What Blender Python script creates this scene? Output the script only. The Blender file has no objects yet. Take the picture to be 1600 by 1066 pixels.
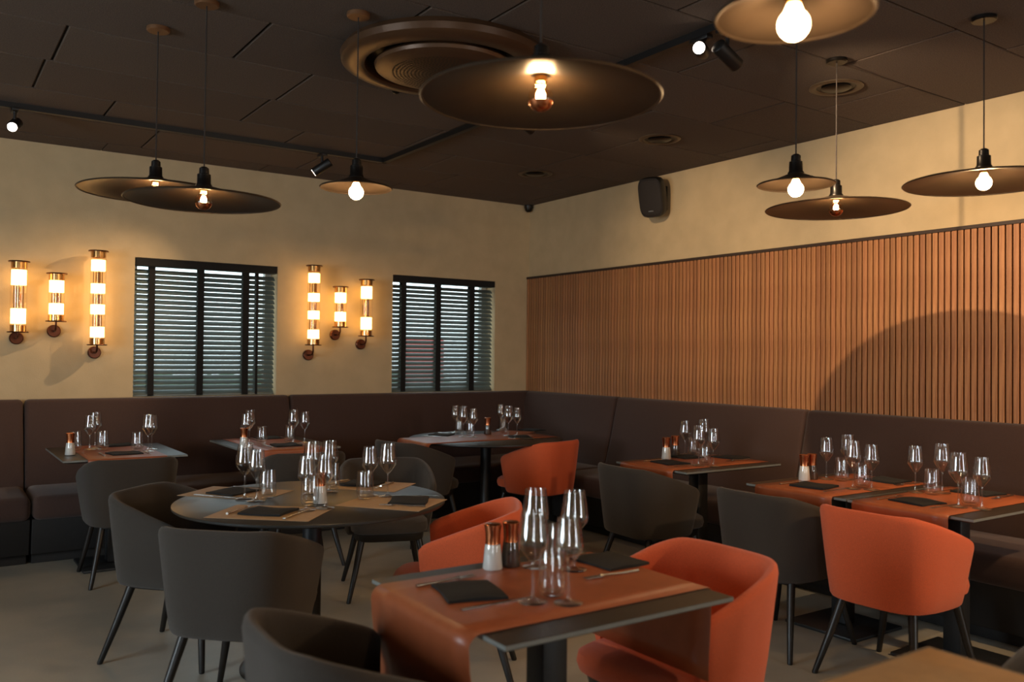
import bpy, bmesh, math, random
from mathutils import Vector, Matrix
random.seed(7)
PI = math.pi
sc = bpy.context.scene
COL = sc.collection

# ------------------------------------------------------------------ camera
CAM = Vector((-5.131, -7.193, 1.42))
YAW, PITCH, ROLL, FPX = 0.600815, 0.016404, 0.010414, 1358.48
fw = Vector((math.sin(YAW)*math.cos(PITCH), math.cos(YAW)*math.cos(PITCH), math.sin(PITCH)))
rt = Vector((math.cos(YAW), -math.sin(YAW), 0)); up = rt.cross(fw)
rt2 = rt*math.cos(ROLL) + up*math.sin(ROLL); up2 = up*math.cos(ROLL) - rt*math.sin(ROLL)
cd = bpy.data.cameras.new('camera'); cam = bpy.data.objects.new('camera', cd); COL.objects.link(cam)
m = Matrix((rt2, up2, -fw)).transposed().to_4x4(); m.translation = CAM
cam.matrix_world = m
cd.sensor_width = 36.0; cd.lens = FPX*36/1600; cd.clip_start = 0.05
cd.dof.use_dof = True; cd.dof.focus_distance = 5.0; cd.dof.aperture_fstop = 2.4
sc.camera = cam

# ------------------------------------------------------------------ world, big lights, exposure
sc.view_settings.view_transform = 'Standard'; sc.view_settings.look = 'None'
sc.view_settings.gamma = 1.0; sc.view_settings.use_curve_mapping = False
sc.view_settings.exposure = 0.12
try:
    sc.cycles.use_denoising = True
    sc.cycles.max_bounces = 8; sc.cycles.transparent_max_bounces = 24
    sc.cycles.caustics_reflective = False; sc.cycles.caustics_refractive = False
    sc.cycles.sample_clamp_indirect = 4.0
except Exception: pass
w = bpy.data.worlds.new('sky'); sc.world = w; w.use_nodes = True
bg = w.node_tree.nodes['Background']; bg.inputs[0].default_value = (0.80, 0.93, 1.0, 1); bg.inputs[1].default_value = 3.2

def srgb(r, g, b):
    f = lambda c: (c/255/12.92) if c/255 <= .04045 else ((c/255+.055)/1.055)**2.4
    return (f(r), f(g), f(b), 1)

def daylight(name, loc, rot, sx, sy, energy, col):
    l = bpy.data.lights.new(name, 'AREA'); l.shape = 'RECTANGLE'; l.size = sx; l.size_y = sy
    l.energy = energy; l.color = col
    o = bpy.data.objects.new(name, l); COL.objects.link(o); o.location = loc; o.rotation_euler = rot
    return o
# daylight standing in the three window openings behind and beside the camera
daylight('daylight_window', (-8.93, -4.4, 1.60), (0, -PI/2, 0), 1.5, 1.8, 120, (.78, .91, 1.0))
daylight('daylight_window', (-1.2, -10.33, 1.5), (PI/2, 0, 0), .4, 2.0, 40, (.90, .95, 1.0))
daylight('daylight_window', (-6.9, -10.33, 1.5), (PI/2, 0, 0), .4, 2.0, 36, (.90, .95, 1.0))

# ------------------------------------------------------------------ materials
MATS = {}
def mat(name, col, rough=.6, metal=0, noise=0, nscale=30, bump=0, bscale=200, col2=None, spec=.5, sheen=0, coat=0, rnd=0, stretch=None):
    if name in MATS: return MATS[name]
    M = bpy.data.materials.new(name); M.use_nodes = True; nt = M.node_tree; N = nt.nodes; L = nt.links
    b = N['Principled BSDF']
    b.inputs['Base Color'].default_value = col; b.inputs['Roughness'].default_value = rough; b.inputs['Metallic'].default_value = metal
    b.inputs['Specular IOR Level'].default_value = spec
    if sheen: b.inputs['Sheen Weight'].default_value = sheen; b.inputs['Sheen Roughness'].default_value = .5
    if coat: b.inputs['Coat Weight'].default_value = coat; b.inputs['Coat Roughness'].default_value = .25
    tc = N.new('ShaderNodeTexCoord'); src = tc.outputs['Object']
    if stretch:
        mp = N.new('ShaderNodeMapping'); mp.inputs['Scale'].default_value = stretch; L.new(src, mp.inputs[0]); src = mp.outputs[0]
    last = None
    if noise or col2:
        nz = N.new('ShaderNodeTexNoise'); nz.inputs['Scale'].default_value = nscale; nz.inputs['Detail'].default_value = 6; L.new(src, nz.inputs['Vector'])
        mx = N.new('ShaderNodeMix'); mx.data_type = 'RGBA'
        mr = N.new('ShaderNodeMapRange'); mr.inputs[1].default_value = .35; mr.inputs[2].default_value = .65
        L.new(nz.outputs['Fac'], mr.inputs[0]); L.new(mr.outputs[0], mx.inputs[0])
        c2 = col2 or tuple(min(1, c*(1+noise)) for c in col[:3])+(1,)
        c1 = col if col2 else tuple(c*(1-noise) for c in col[:3])+(1,)
        mx.inputs[6].default_value = c1; mx.inputs[7].default_value = c2
        last = mx.outputs[2]
    if rnd:
        oi = N.new('ShaderNodeObjectInfo'); hv = N.new('ShaderNodeHueSaturation')
        m2 = N.new('ShaderNodeMapRange'); m2.inputs[3].default_value = 1-rnd; m2.inputs[4].default_value = 1+rnd
        L.new(oi.outputs['Random'], m2.inputs[0]); L.new(m2.outputs[0], hv.inputs['Value'])
        m3 = N.new('ShaderNodeMapRange'); m3.inputs[3].default_value = .5-rnd*.02; m3.inputs[4].default_value = .5+rnd*.02
        ml = N.new('ShaderNodeMath'); ml.operation = 'MULTIPLY'; ml.inputs[1].default_value = 7.31
        fr = N.new('ShaderNodeMath'); fr.operation = 'FRACT'
        L.new(oi.outputs['Random'], ml.inputs[0]); L.new(ml.outputs[0], fr.inputs[0]); L.new(fr.outputs[0], m3.inputs[0]); L.new(m3.outputs[0], hv.inputs['Hue'])
        if last is None: hv.inputs['Color'].default_value = col
        else: L.new(last, hv.inputs['Color'])
        last = hv.outputs[0]
    if last is not None: L.new(last, b.inputs['Base Color'])
    if bump:
        nb = N.new('ShaderNodeTexNoise'); nb.inputs['Scale'].default_value = bscale; nb.inputs['Detail'].default_value = 4; L.new(src, nb.inputs['Vector'])
        bp = N.new('ShaderNodeBump'); bp.inputs['Strength'].default_value = bump; bp.inputs['Distance'].default_value = .004
        L.new(nb.outputs['Fac'], bp.inputs['Height']); L.new(bp.outputs[0], b.inputs['Normal'])
    MATS[name] = M; return M

def emit(name, col, strength):
    if name in MATS: return MATS[name]
    M = bpy.data.materials.new(name); M.use_nodes = True; nt = M.node_tree
    b = nt.nodes['Principled BSDF']; b.inputs['Base Color'].default_value = (0.8, .8, .8, 1)
    b.inputs['Emission Color'].default_value = col; b.inputs['Emission Strength'].default_value = strength
    MATS[name] = M; return M

def thin_glass(name, tint=(1, 1, 1, 1), rough=.01, gain=1.0):
    if name in MATS: return MATS[name]
    M = bpy.data.materials.new(name); M.use_nodes = True; nt = M.node_tree; N = nt.nodes; L = nt.links
    N.remove(N['Principled BSDF']); out = N['Material Output']
    tr = N.new('ShaderNodeBsdfTransparent'); tr.inputs[0].default_value = tint
    gl = N.new('ShaderNodeBsdfGlossy'); gl.inputs['Roughness'].default_value = rough
    lw = N.new('ShaderNodeLayerWeight'); lw.inputs[0].default_value = .5
    pw = N.new('ShaderNodeMath'); pw.operation = 'POWER'; pw.inputs[1].default_value = 4.0; L.new(lw.outputs['Facing'], pw.inputs[0])
    mu = N.new('ShaderNodeMath'); mu.operation = 'MULTIPLY_ADD'; mu.inputs[1].default_value = .9*min(gain, 1.1); mu.inputs[2].default_value = .045*gain; mu.use_clamp = True
    L.new(pw.outputs[0], mu.inputs[0])
    mx = N.new('ShaderNodeMixShader'); L.new(mu.outputs[0], mx.inputs[0])
    L.new(tr.outputs[0], mx.inputs[1]); L.new(gl.outputs[0], mx.inputs[2]); L.new(mx.outputs[0], out.inputs[0])
    MATS[name] = M; return M

def clear_glass(name, tint=(1, 1, 1, 1)):
    if name in MATS: return MATS[name]
    M = bpy.data.materials.new(name); M.use_nodes = True; b = M.node_tree.nodes['Principled BSDF']
    b.inputs['Base Color'].default_value = tint; b.inputs['Roughness'].default_value = 0.0
    b.inputs['Transmission Weight'].default_value = 1.0; b.inputs['IOR'].default_value = 1.48
    MATS[name] = M; return M

PLASTER = mat('wall_plaster', srgb(196, 172, 134), .9, noise=.05, nscale=6, bump=.25, bscale=120)
CEILP = mat('ceiling_wood_wool', srgb(86, 72, 62), .95, noise=.25, nscale=160, bump=.8, bscale=260, rnd=.10)
CEILB = mat('ceiling_backing', srgb(18, 15, 13), .95)
FLOOR = mat('floor_vinyl', srgb(150, 146, 134), .42, col2=srgb(172, 164, 148), nscale=2.2, bump=.15, bscale=60)
WOOD = mat('oak_slat', srgb(176, 122, 78), .55, col2=srgb(150, 98, 60), nscale=9, bump=.2, bscale=60, rnd=.16, stretch=(9, 9, .5))
FELT = mat('slat_backing', srgb(30, 18, 13), .95)
TRIM = mat('dark_trim', srgb(52, 36, 27), .6)
BANQ = mat('banquette_fabric', srgb(66, 43, 34), .85, noise=.18, nscale=300, bump=.35, bscale=700, sheen=.15)
PLINTH = mat('plinth_black', srgb(22, 19, 17), .7)
FAB_D = mat('chair_fabric_taupe', srgb(50, 42, 34), .9, noise=.2, nscale=350, bump=.4, bscale=800, sheen=.2)
FAB_O = mat('chair_fabric_orange', srgb(212, 92, 48), .85, noise=.12, nscale=350, bump=.4, bscale=800, sheen=.2)
LEG = mat('leg_black', srgb(26, 23, 21), .4)
TOP = mat('table_top_black', srgb(44, 41, 37), .36, noise=.06, nscale=40, spec=.5)
EDGE = mat('table_edge', srgb(120, 122, 118), .35, noise=.05)
PED = mat('pedestal_black', srgb(34, 35, 36), .45)
RUN = mat('runner_terracotta', srgb(158, 84, 50), .38, noise=.06, nscale=20, bump=.06, bscale=500)
PAPER = mat('placemat_tan', srgb(172, 140, 104), .6, noise=.05, nscale=30)
NAP = mat('napkin_black', srgb(17, 16, 15), .9, noise=.2, nscale=300, bump=.3, bscale=700)
STEEL = mat('steel', srgb(190, 186, 180), .25, metal=1)
COPPER = mat('copper', srgb(205, 128, 86), .22, metal=1)
BRONZE = mat('shade_bronze', srgb(66, 54, 42), .40, metal=.5, noise=.08, nscale=12)
BLACK = mat('black_plastic', srgb(20, 18, 17), .45)
BLACKM = mat('black_metal', srgb(30, 26, 23), .35, metal=.6)
CORD = mat('cord', srgb(38, 30, 25), .8)
SLATB = mat('blind_slat', srgb(96, 106, 103), .3, spec=.6)
TAPE = mat('blind_tape', srgb(20, 17, 15), .9)
FRAME = mat('window_frame', srgb(205, 205, 200), .5)
SALT = mat('salt_white', srgb(228, 226, 220), .6)
PEPPER = mat('pepper_dark', srgb(52, 40, 32), .6, noise=.6, nscale=300)
BRASS = mat('brass_reflector', srgb(214, 168, 110), .22, metal=1)
DARKCU = mat('dark_copper', srgb(92, 56, 42), .3, metal=.9)
WINE = thin_glass('wine_glass_clear', (.985, .99, .99, 1), .008, 2.8)
STEM = thin_glass('stem_glass', (.97, .98, .98, 1), .03, 3.5)
TUBEG = thin_glass('lamp_tube_glass', (1, .97, .92, 1), .02, 1.0)
PANE = thin_glass('window_pane', (.96, .99, .98, 1), .0, 1.0)
BULBG = thin_glass('bulb_glass', (1, .93, .82, 1), .01, 1.2)
GLOW = emit('sconce_glow', (1.0, .55, .17, 1), 6.4)
FILA = emit('bulb_filament', (1.0, .62, .28, 1), 60.0)
FROST = emit('bulb_frosted', (1.0, .66, .33, 1), 22.0)
LENS = emit('spot_lens', (1.0, .80, .62, 1), 12.0)

SET = {
  'front': {'g': [(-3.743, -5.28), (-3.669, -5.341), (-3.509, -4.968), (-3.427, -5.062)], 't': [(-3.659, -5.255), (-3.423, -4.975)], 's': [(-3.633, -4.913)], 'p': [(-3.565, -4.913)], 'n': [(-3.838, -5.109, 0.193, 0.199, 36.3), (-3.264, -5.044, 0.148, 0.208, 50.9)]},
  'w1': {'g': [(-4.151, -0.728), (-4.107, -0.652), (-3.843, -1.036), (-3.793, -0.906)], 't': [(-4.237, -0.719), (-4.08, -0.776), (-3.898, -0.969)], 's': [(-4.304, -0.99)], 'p': [], 'n': [(-4.0, -1.095, 0.257, 0.199, 61.9), (-3.938, -0.548, 0.285, 0.152, 69.5)]},
  'w2': {'g': [(-3.18, -1.004), (-3.102, -0.842), (-2.821, -0.977), (-2.732, -0.975)], 't': [(-3.027, -0.884), (-2.815, -0.89)], 's': [(-3.231, -1.122)], 'p': [], 'n': [(-2.925, -1.109, 0.276, 0.182, 59.4), (-2.855, -0.529, 0.234, 0.15, 62.4)]},
  'round': {'g': [(-3.882, -3.225), (-3.859, -3.32), (-3.754, -3.654), (-3.666, -3.645), (-3.568, -3.241), (-3.48, -3.24), (-3.361, -3.439), (-3.298, -3.501)], 't': [(-3.786, -3.255), (-3.699, -3.553), (-3.435, -3.167), (-3.416, -3.506)], 's': [(-3.635, -3.511)], 'p': [], 'n': [(-3.872, -3.018, 0.202, 0.214, 61.3), (-3.904, -3.614, 0.178, 0.209, 50.9), (-3.307, -3.617, 0.158, 0.161, 63.6), (-3.245, -3.09, 0.124, 0.233, 47.1)]},
  'corner': {'g': [(-1.314, -0.776), (-1.447, -1.13), (-1.392, -1.197), (-0.826, -0.744), (-1.079, -1.24), (-0.992, -1.241)], 't': [(-1.345, -0.896), (-1.323, -1.04), (-0.914, -0.916)], 's': [], 'p': [(-1.148, -1.033)], 'n': [(-1.529, -0.926, 0.288, 0.187, 56.0), (-1.068, -1.33, 0.338, 0.171, 52.7), (-0.597, -0.899, 0.203, 0.207, 47.9)]},
  'r1': {'g': [(-0.787, -2.957), (-0.711, -3.06), (-1.151, -3.429), (-1.093, -3.495)], 't': [(-0.796, -3.044), (-1.066, -3.399)], 's': [(-1.073, -3.069)], 'p': [(-0.928, -3.007)], 'n': [(-1.212, -3.25, 0.208, 0.182, 38.6), (-0.895, -3.065, 0.196, 0.135, 38.2), (-0.649, -3.24, 0.142, 0.174, 26.0)]},
  'r2': {'g': [(-0.972, -4.209), (-0.87, -4.273), (-1.159, -4.501), (-1.106, -4.572)], 't': [(-0.955, -4.293), (-1.068, -4.493)], 's': [(-1.104, -4.164)], 'p': [(-1.035, -4.162)], 'n': [(-1.266, -4.345, 0.148, 0.192, 13.3), (-0.739, -4.424, 0.144, 0.118, 18.7)]},
  'r3': {'g': [(-0.975, -4.729), (-0.887, -4.818), (-1.225, -5.083), (-1.179, -5.165)], 't': [(-0.974, -4.816), (-1.136, -5.089)], 's': [], 'p': [], 'n': [(-1.261, -4.905, 0.124, 0.205, 9.1), (-0.734, -4.918, 0.147, 0.224, 11.5)]},
}

# ------------------------------------------------------------------ mesh helpers
def mesh_obj(name, bm, material, parent=None, smooth=False, loc=None):
    bmesh.ops.recalc_face_normals(bm, faces=bm.faces)
    me = bpy.data.meshes.new(name); bm.to_mesh(me); bm.free()
    if smooth:
        me.polygons.foreach_set('use_smooth', [True]*len(me.polygons))
        try: me.set_sharp_from_angle(angle=math.radians(42))
        except Exception: pass
    me.materials.append(material)
    o = bpy.data.objects.new(name, me); COL.objects.link(o)
    if parent: o.parent = parent
    if loc: o.location = loc
    return o
def link_mesh(name, me, parent=None, loc=(0, 0, 0), rot=(0, 0, 0)):
    o = bpy.data.objects.new(name, me); COL.objects.link(o); o.parent = parent; o.location = loc; o.rotation_euler = rot
    return o
def empty(name, loc=(0, 0, 0), rz=0):
    o = bpy.data.objects.new(name, None); COL.objects.link(o); o.location = loc; o.rotation_euler = (0, 0, rz); o.empty_display_size = .05
    return o
def tag(o, label, cat, group=None):
    o['label'] = label; o['category'] = cat
    if group: o['group'] = group
    return o
def struct(o, label=None):
    o['kind'] = 'structure'
    if label: o['label'] = label
    return o
def copy_tree(o, parent=None):
    c = o.copy(); COL.objects.link(c)
    if parent: c.parent = parent
    for ch in list(o.children): copy_tree(ch, c)
    return c
def box(bm, x0, x1, y0, y1, z0, z1, bev=0, seg=2):
    vs = [bm.verts.new(p) for p in ((x0,y0,z0),(x1,y0,z0),(x1,y1,z0),(x0,y1,z0),(x0,y0,z1),(x1,y0,z1),(x1,y1,z1),(x0,y1,z1))]
    fs = [bm.faces.new([vs[i] for i in q]) for q in ((0,3,2,1),(4,5,6,7),(0,1,5,4),(1,2,6,5),(2,3,7,6),(3,0,4,7))]
    if bev:
        es = list({e for f in fs for e in f.edges})
        bmesh.ops.bevel(bm, geom=es, offset=bev, segments=seg, affect='EDGES', profile=.5)
    return bm
def boxo(name, dims, material, parent=None, bev=0, seg=2, smooth=False):
    bm = bmesh.new(); box(bm, *dims, bev=bev, seg=seg); return mesh_obj(name, bm, material, parent, smooth or bev > 0)
def lathe(bm, prof, seg=24, cx=0, cy=0, cz=0, close=False):
    rings = []
    for r, z in prof:
        if r < 1e-5: rings.append([bm.verts.new((cx, cy, cz+z))])
        else: rings.append([bm.verts.new((cx+r*math.cos(2*PI*k/seg), cy+r*math.sin(2*PI*k/seg), cz+z)) for k in range(seg)])
    pairs = list(zip(rings[:-1], rings[1:]))
    if close: pairs.append((rings[-1], rings[0]))
    for a, b in pairs:
        for k in range(seg):
            k2 = (k+1) % seg
            if len(a) == 1 and len(b) == 1: break
            if len(a) == 1: bm.faces.new((a[0], b[k], b[k2]))
            elif len(b) == 1: bm.faces.new((a[k], a[k2], b[0]))
            else: bm.faces.new((a[k], a[k2], b[k2], b[k]))
    return bm
def tube(bm, pts, rad, seg=8, cap=True):
    pts = [Vector(p) for p in pts]; n = len(pts)
    rads = rad if isinstance(rad, (list, tuple)) else [rad]*n
    rings = []; ref = None
    for i, p in enumerate(pts):
        d = (pts[min(i+1, n-1)]-pts[max(i-1, 0)]).normalized()
        if ref is None: ref = Vector((0, 0, 1)) if abs(d.z) < .9 else Vector((1, 0, 0))
        a = d.cross(ref).normalized(); b = d.cross(a).normalized(); ref = -b if False else ref
        rings.append([bm.verts.new(p+(a*math.cos(2*PI*k/seg)+b*math.sin(2*PI*k/seg))*rads[i]) for k in range(seg)])
    for r0, r1 in zip(rings[:-1], rings[1:]):
        for k in range(seg): bm.faces.new((r0[k], r0[(k+1) % seg], r1[(k+1) % seg], r1[k]))
    if cap: bm.faces.new(rings[0][::-1]); bm.faces.new(rings[-1])
    return bm
def prism(bm, poly, axis, a0, a1, bev=0, seg=3):
    """poly of (u,v) extruded along axis: 'x' -> (a,u,v), 'y' -> (u,a,v)"""
    f = (lambda a, u, v: (a, u, v)) if axis == 'x' else (lambda a, u, v: (u, a, v))
    A = [bm.verts.new(f(a0, u, v)) for u, v in poly]; B = [bm.verts.new(f(a1, u, v)) for u, v in poly]
    fs = [bm.faces.new(A[::-1]), bm.faces.new(B)]
    n = len(poly)
    for i in range(n): fs.append(bm.faces.new((A[i], A[(i+1) % n], B[(i+1) % n], B[i])))
    if bev: bmesh.ops.bevel(bm, geom=list({e for f_ in fs for e in f_.edges}), offset=bev, segments=seg, affect='EDGES', profile=.5)
    return bm

# ------------------------------------------------------------------ room shell
H = 2.9416; BT = 1.066; PT = 2.2137; WT = 2.15
XL, YF = -9.0, -10.4
W1 = (-3.745, -2.615); W2 = (-1.533, -0.41)
struct(boxo('floor', (XL, 0, YF, 0, -.06, 0), FLOOR))
HW = H+.012
bm = bmesh.new(); x = XL
for a, b in (W1, W2):
    box(bm, x, a, 0, .26, 0, HW); box(bm, a, b, 0, .26, 0, BT); box(bm, a, b, 0, .26, WT, HW); x = b
box(bm, x, .26, 0, .26, 0, HW)
struct(mesh_obj('wall_back', bm, PLASTER))
struct(boxo('wall_right', (0, .26, YF, 0, 0, HW), PLASTER))
bm = bmesh.new()
box(bm, XL-.25, XL, YF, 0, 0, .85); box(bm, XL-.25, XL, YF, 0, 2.35, HW); box(bm, XL-.25, XL, YF, -5.3, .85, 2.35); box(bm, XL-.25, XL, -3.5, 0, .85, 2.35)
struct(mesh_obj('wall_left', bm, PLASTER))
bm = bmesh.new()
box(bm, XL, 0, YF-.25, YF, 0, .5); box(bm, XL, 0, YF-.25, YF, 2.5, HW)
for a, b in ((XL, -7.1), (-6.7, -1.4), (-1.0, 0)): box(bm, a, b, YF-.25, YF, .5, 2.5)
struct(mesh_obj('wall_front', bm, PLASTER))
def win(n, dims, axis):
    a0, a1, z0, z1, c = dims
    r = empty('window_%d' % n, ((a0+a1)/2, c, z0) if axis == 'x' else (c, (a0+a1)/2, z0), 0 if axis == 'x' else PI/2)
    struct(r); hw = (a1-a0)/2; h = z1-z0
    bm = bmesh.new(); t = .05
    box(bm, -hw, -hw+t, -.03, .03, 0, h); box(bm, hw-t, hw, -.03, .03, 0, h); box(bm, -hw+t, hw-t, -.03, .03, 0, t); box(bm, -hw+t, hw-t, -.03, .03, h-t, h)
    mesh_obj('window_frame', bm, FRAME, r)
    boxo('pane', (-hw+t, hw-t, -.004, .004, t, h-t), PANE, r)
    return r
win(1, (W1[0], W1[1], BT, WT, .2), 'x'); win(2, (W2[0], W2[1], BT, WT, .2), 'x')
win(3, (-5.3, -3.5, .85, 2.35, XL-.12), 'y'); win(4, (-1.4, -1.0, .5, 2.5, YF-.12), 'x'); win(5, (-7.1, -6.7, .5, 2.5, YF-.12), 'x')

# ceiling backing with single wood-wool panels, 0.6 x 1.2 m in staggered rows
ceil = struct(boxo('ceiling', (XL-.25, .26, YF-.25, .26, H+.012, H+.08), CEILB))
bm = bmesh.new(); box(bm, -.5945, .5945, -.2945, .2945, 0, .014, bev=.005, seg=1)
tile0 = mesh_obj('ceiling_panel', bm, CEILP, ceil); tme = tile0.data; used0 = False
row_off = {0: -3.77, 1: -4.155, 2: -3.40, 3: -4.57, 4: -3.805, 5: -3.3, 6: -4.2, 7: -3.6}
for i in range(18):
    y1 = -.88-(i-1)*.597 if i else -.283; y0 = y1-.597 if i else -.88
    y1 = min(y1, -.004) if i else -.283
    off = row_off.get(i, -3.4-(i*37 % 100)/100)
    k0 = math.floor((XL-off)/1.2)
    for k in range(k0, k0+10):
        xa = max(off+k*1.2, XL); xb = min(off+(k+1)*1.2, 0)
        if xb-xa < .03 or y0 < YF: continue
        if abs(xb-xa-1.2) < 1e-3:
            if not used0: o = tile0; used0 = True
            else: o = link_mesh('ceiling_panel', tme, ceil)
            o.location = ((xa+xb)/2, (y0+y1)/2, H-.002)
        else:
            o = boxo('ceiling_panel', (xa+.0055, xb-.0055, y0+.004, y1-.004, H-.002, H+.012), CEILP, ceil)
o0 = None
for k in range(-1, 8):
    xa = max(-.4-1.2*(k+1), XL); xb = min(-.4-1.2*k, 0)
    if xb-xa > .03: boxo('ceiling_panel', (xa+.004, xb-.004, -.2795, -.003, H-.002, H+.012), CEILP, ceil)

# slatted oak panel on the right wall
panel = boxo('trim_1', (-.010, 0, -6.7, -.002, BT-.05, PT), FELT); struct(panel, 'vertical oak slat cladding above the right banquette')
boxo('top_rail', (-.034, 0, -6.7, -.002, PT-.022, PT), TRIM, panel, bev=.002, seg=1)
sm = bmesh.new(); box(sm, -.028, -.009, -.0148, .0148, BT-.04, PT-.022, bev=.0015, seg=1)
s0 = mesh_obj('slat', sm, WOOD, panel)
for i in range(168):
    o = s0 if i == 0 else link_mesh('slat', s0.data, panel)
    o.location = (0, -.022-i*.0395, 0)

# ------------------------------------------------------------------ venetian blinds
slat_me = {}
def blind(xa, xb, label, tapes, group):
    r = empty('venetian_blind', ((xa+xb)/2, .055, BT)); tag(r, label, 'blind', group)
    hw = (xb-xa)/2-.006; h = WT-BT
    boxo('head_rail', (-hw, hw, -.058, .03, h-.062, h-.002), TAPE, r, bev=.003, seg=1)
    bm = bmesh.new(); n = 5; a = math.radians(42); prev = None
    for i in range(n+1):                                   # gently crowned slat, inner edge low
        s = -.0265+.053*i/n; c = .0025*(1-(2*i/n-1)**2)
        p = (s*math.cos(a)-c*math.sin(a), s*math.sin(a)+c*math.cos(a))
        cur = [bm.verts.new((-hw+.004, p[0], p[1])), bm.verts.new((hw-.004, p[0], p[1])), bm.verts.new((hw-.004, p[0]+.0016, p[1]-.0018)), bm.verts.new((-hw+.004, p[0]+.0016, p[1]-.0018))]
        if prev:
            for q in range(4): bm.faces.new((prev[q], prev[(q+1) % 4], cur[(q+1) % 4], cur[q]))
        else: bm.faces.new(cur)
        prev = cur
    bm.faces.new(prev)
    s0 = mesh_obj('blind_slat', bm, SLATB, r, True)
    pitch = .0395; k = 0; z = .034
    while z < h-.075:
        o = s0 if k == 0 else link_mesh('blind_slat', s0.data, r)
        o.location = (0, 0, z); z += pitch; k += 1
    boxo('bottom_rail', (-hw+.004, hw-.004, -.024, .024, .002, .016), SLATB, r, bev=.003, seg=1)
    for t, wd in tapes:
        x = t-(xa+xb)/2
        for yy in (-.024, .0235): boxo('ladder_tape', (x-wd/2, x+wd/2, yy, yy+.0012, .006, h-.06), TAPE, r)
    return r
blind(W1[0], W1[1], 'black slatted blind in the window between the two wall lamp clusters', [(-3.61, .046), (-3.235, .050), (-2.87, .052), (-2.775, .02)], 'black venetian blinds')
blind(W2[0], W2[1], 'black slatted blind in the window beside the room corner', [(-1.40, .05), (-1.03, .052), (-.655, .056)], 'black venetian blinds')

# ------------------------------------------------------------------ outside: ground, hedge, red board
g = boxo('pavement', (-14, 8, .3, 30, -.3, -.2), mat('pavement', srgb(150, 150, 145), .9, noise=.1, nscale=3)); struct(g)
def hedge(x0, x1, y, h, label):
    bm = bmesh.new(); nx, nz = 60, 26; L = x1-x0
    grid = []
    for i in range(nx+1):
        row = []
        for j in range(nz+1):
            u = i/nx; v = j/nz; a = PI*v
            rr = .55+.13*random.random()
            row.append(bm.verts.new((x0+L*u+random.uniform(-.05, .05), y-rr*math.cos(a), -.2+(h+random.uniform(-.12, .12))*math.sin(a) if 0 < j < nz else -.2)))
        grid.append(row)
    for i in range(nx):
        for j in range(nz): bm.faces.new((grid[i][j], grid[i+1][j], grid[i+1][j+1], grid[i][j+1]))
    bm.faces.new(grid[0]); bm.faces.new(grid[-1][::-1])
    o = mesh_obj('hedge', bm, mat('hedge_green', srgb(96, 140, 110), .9, noise=.5, nscale=9), None, False)
    tag(o, label, 'hedge'); return o
hedge(-5.2, 2.6, 6.2, 1.25, 'green hedge glimpsed outdoors between the blind slats')
b = boxo('red_board', (.1, .75, 3.0, 3.06, -.2, 1.62), mat('red_paint', srgb(205, 60, 50), .6, noise=.05), None, bev=.02)
tag(b, 'red upright board seen outdoors through the blind beside the corner', 'board')

# ------------------------------------------------------------------ banquettes
def banquette(axis, a0, a1, label, z_top=BT, seat_cut=0):
    """axis 'x': along the back wall (depth towards -y); axis 'y': along the right wall (depth towards -x)"""
    e = empty('banquette', ((a0+a1)/2, -.3, 0) if axis == 'x' else (-.3, (a0+a1)/2, 0))
    tag(e, label, 'banquette', 'upholstered wall banquettes'); g = .0025; hl = (a1-a0)/2-g
    def pr(name, poly, mt, bev, ins=0, cut=seat_cut):
        bm = bmesh.new(); prism(bm, [(d+.3, z) for d, z in poly], axis, -hl+ins, hl-ins-cut, bev, 3)
        return mesh_obj(name, bm, mt, e, True)
    pr('backrest', [(-.006, .30), (-.235, .30), (-.225, .50), (-.105, z_top), (-.006, z_top)], BANQ, .03, cut=0)
    pr('seat', [(-.22, .30), (-.735, .30), (-.745, .462), (-.22, .475)], BANQ, .045)
    pr('front_panel', [(-.03, .07), (-.66, .07), (-.70, .31), (-.03, .31)], PLINTH, .006)
    pr('plinth', [(-.03, 0), (-.60, 0), (-.60, .075), (-.03, .075)], PLINTH, .004, .01)
banquette('x', -6.45, -4.49, 'dark brown banquette section at the left edge below the wall lamps')
banquette('x', -4.485, -2.53, 'dark brown banquette section below the left blind and lamps')
banquette('x', -2.525, -.012, 'dark brown banquette section below the corner window')
banquette('y', -1.464, -.108, 'dark brown banquette section on the slatted wall next to the corner', seat_cut=.645)
banquette('y', -3.417, -1.469, 'dark brown banquette section below the middle of the slatted wall')
banquette('y', -5.37, -3.422, 'dark brown banquette section behind the two right tables')
banquette('y', -7.2, -5.375, 'dark brown banquette section continuing past the right edge')
# ------------------------------------------------------------------ ceiling fittings
def point(name, parent, loc, energy, col, rad=.02):
    l = bpy.data.lights.new(name, 'POINT'); l.energy = energy; l.color = col; l.shadow_soft_size = rad
    o = bpy.data.objects.new(name, l); COL.objects.link(o); o.parent = parent; o.location = loc; return o

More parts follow.
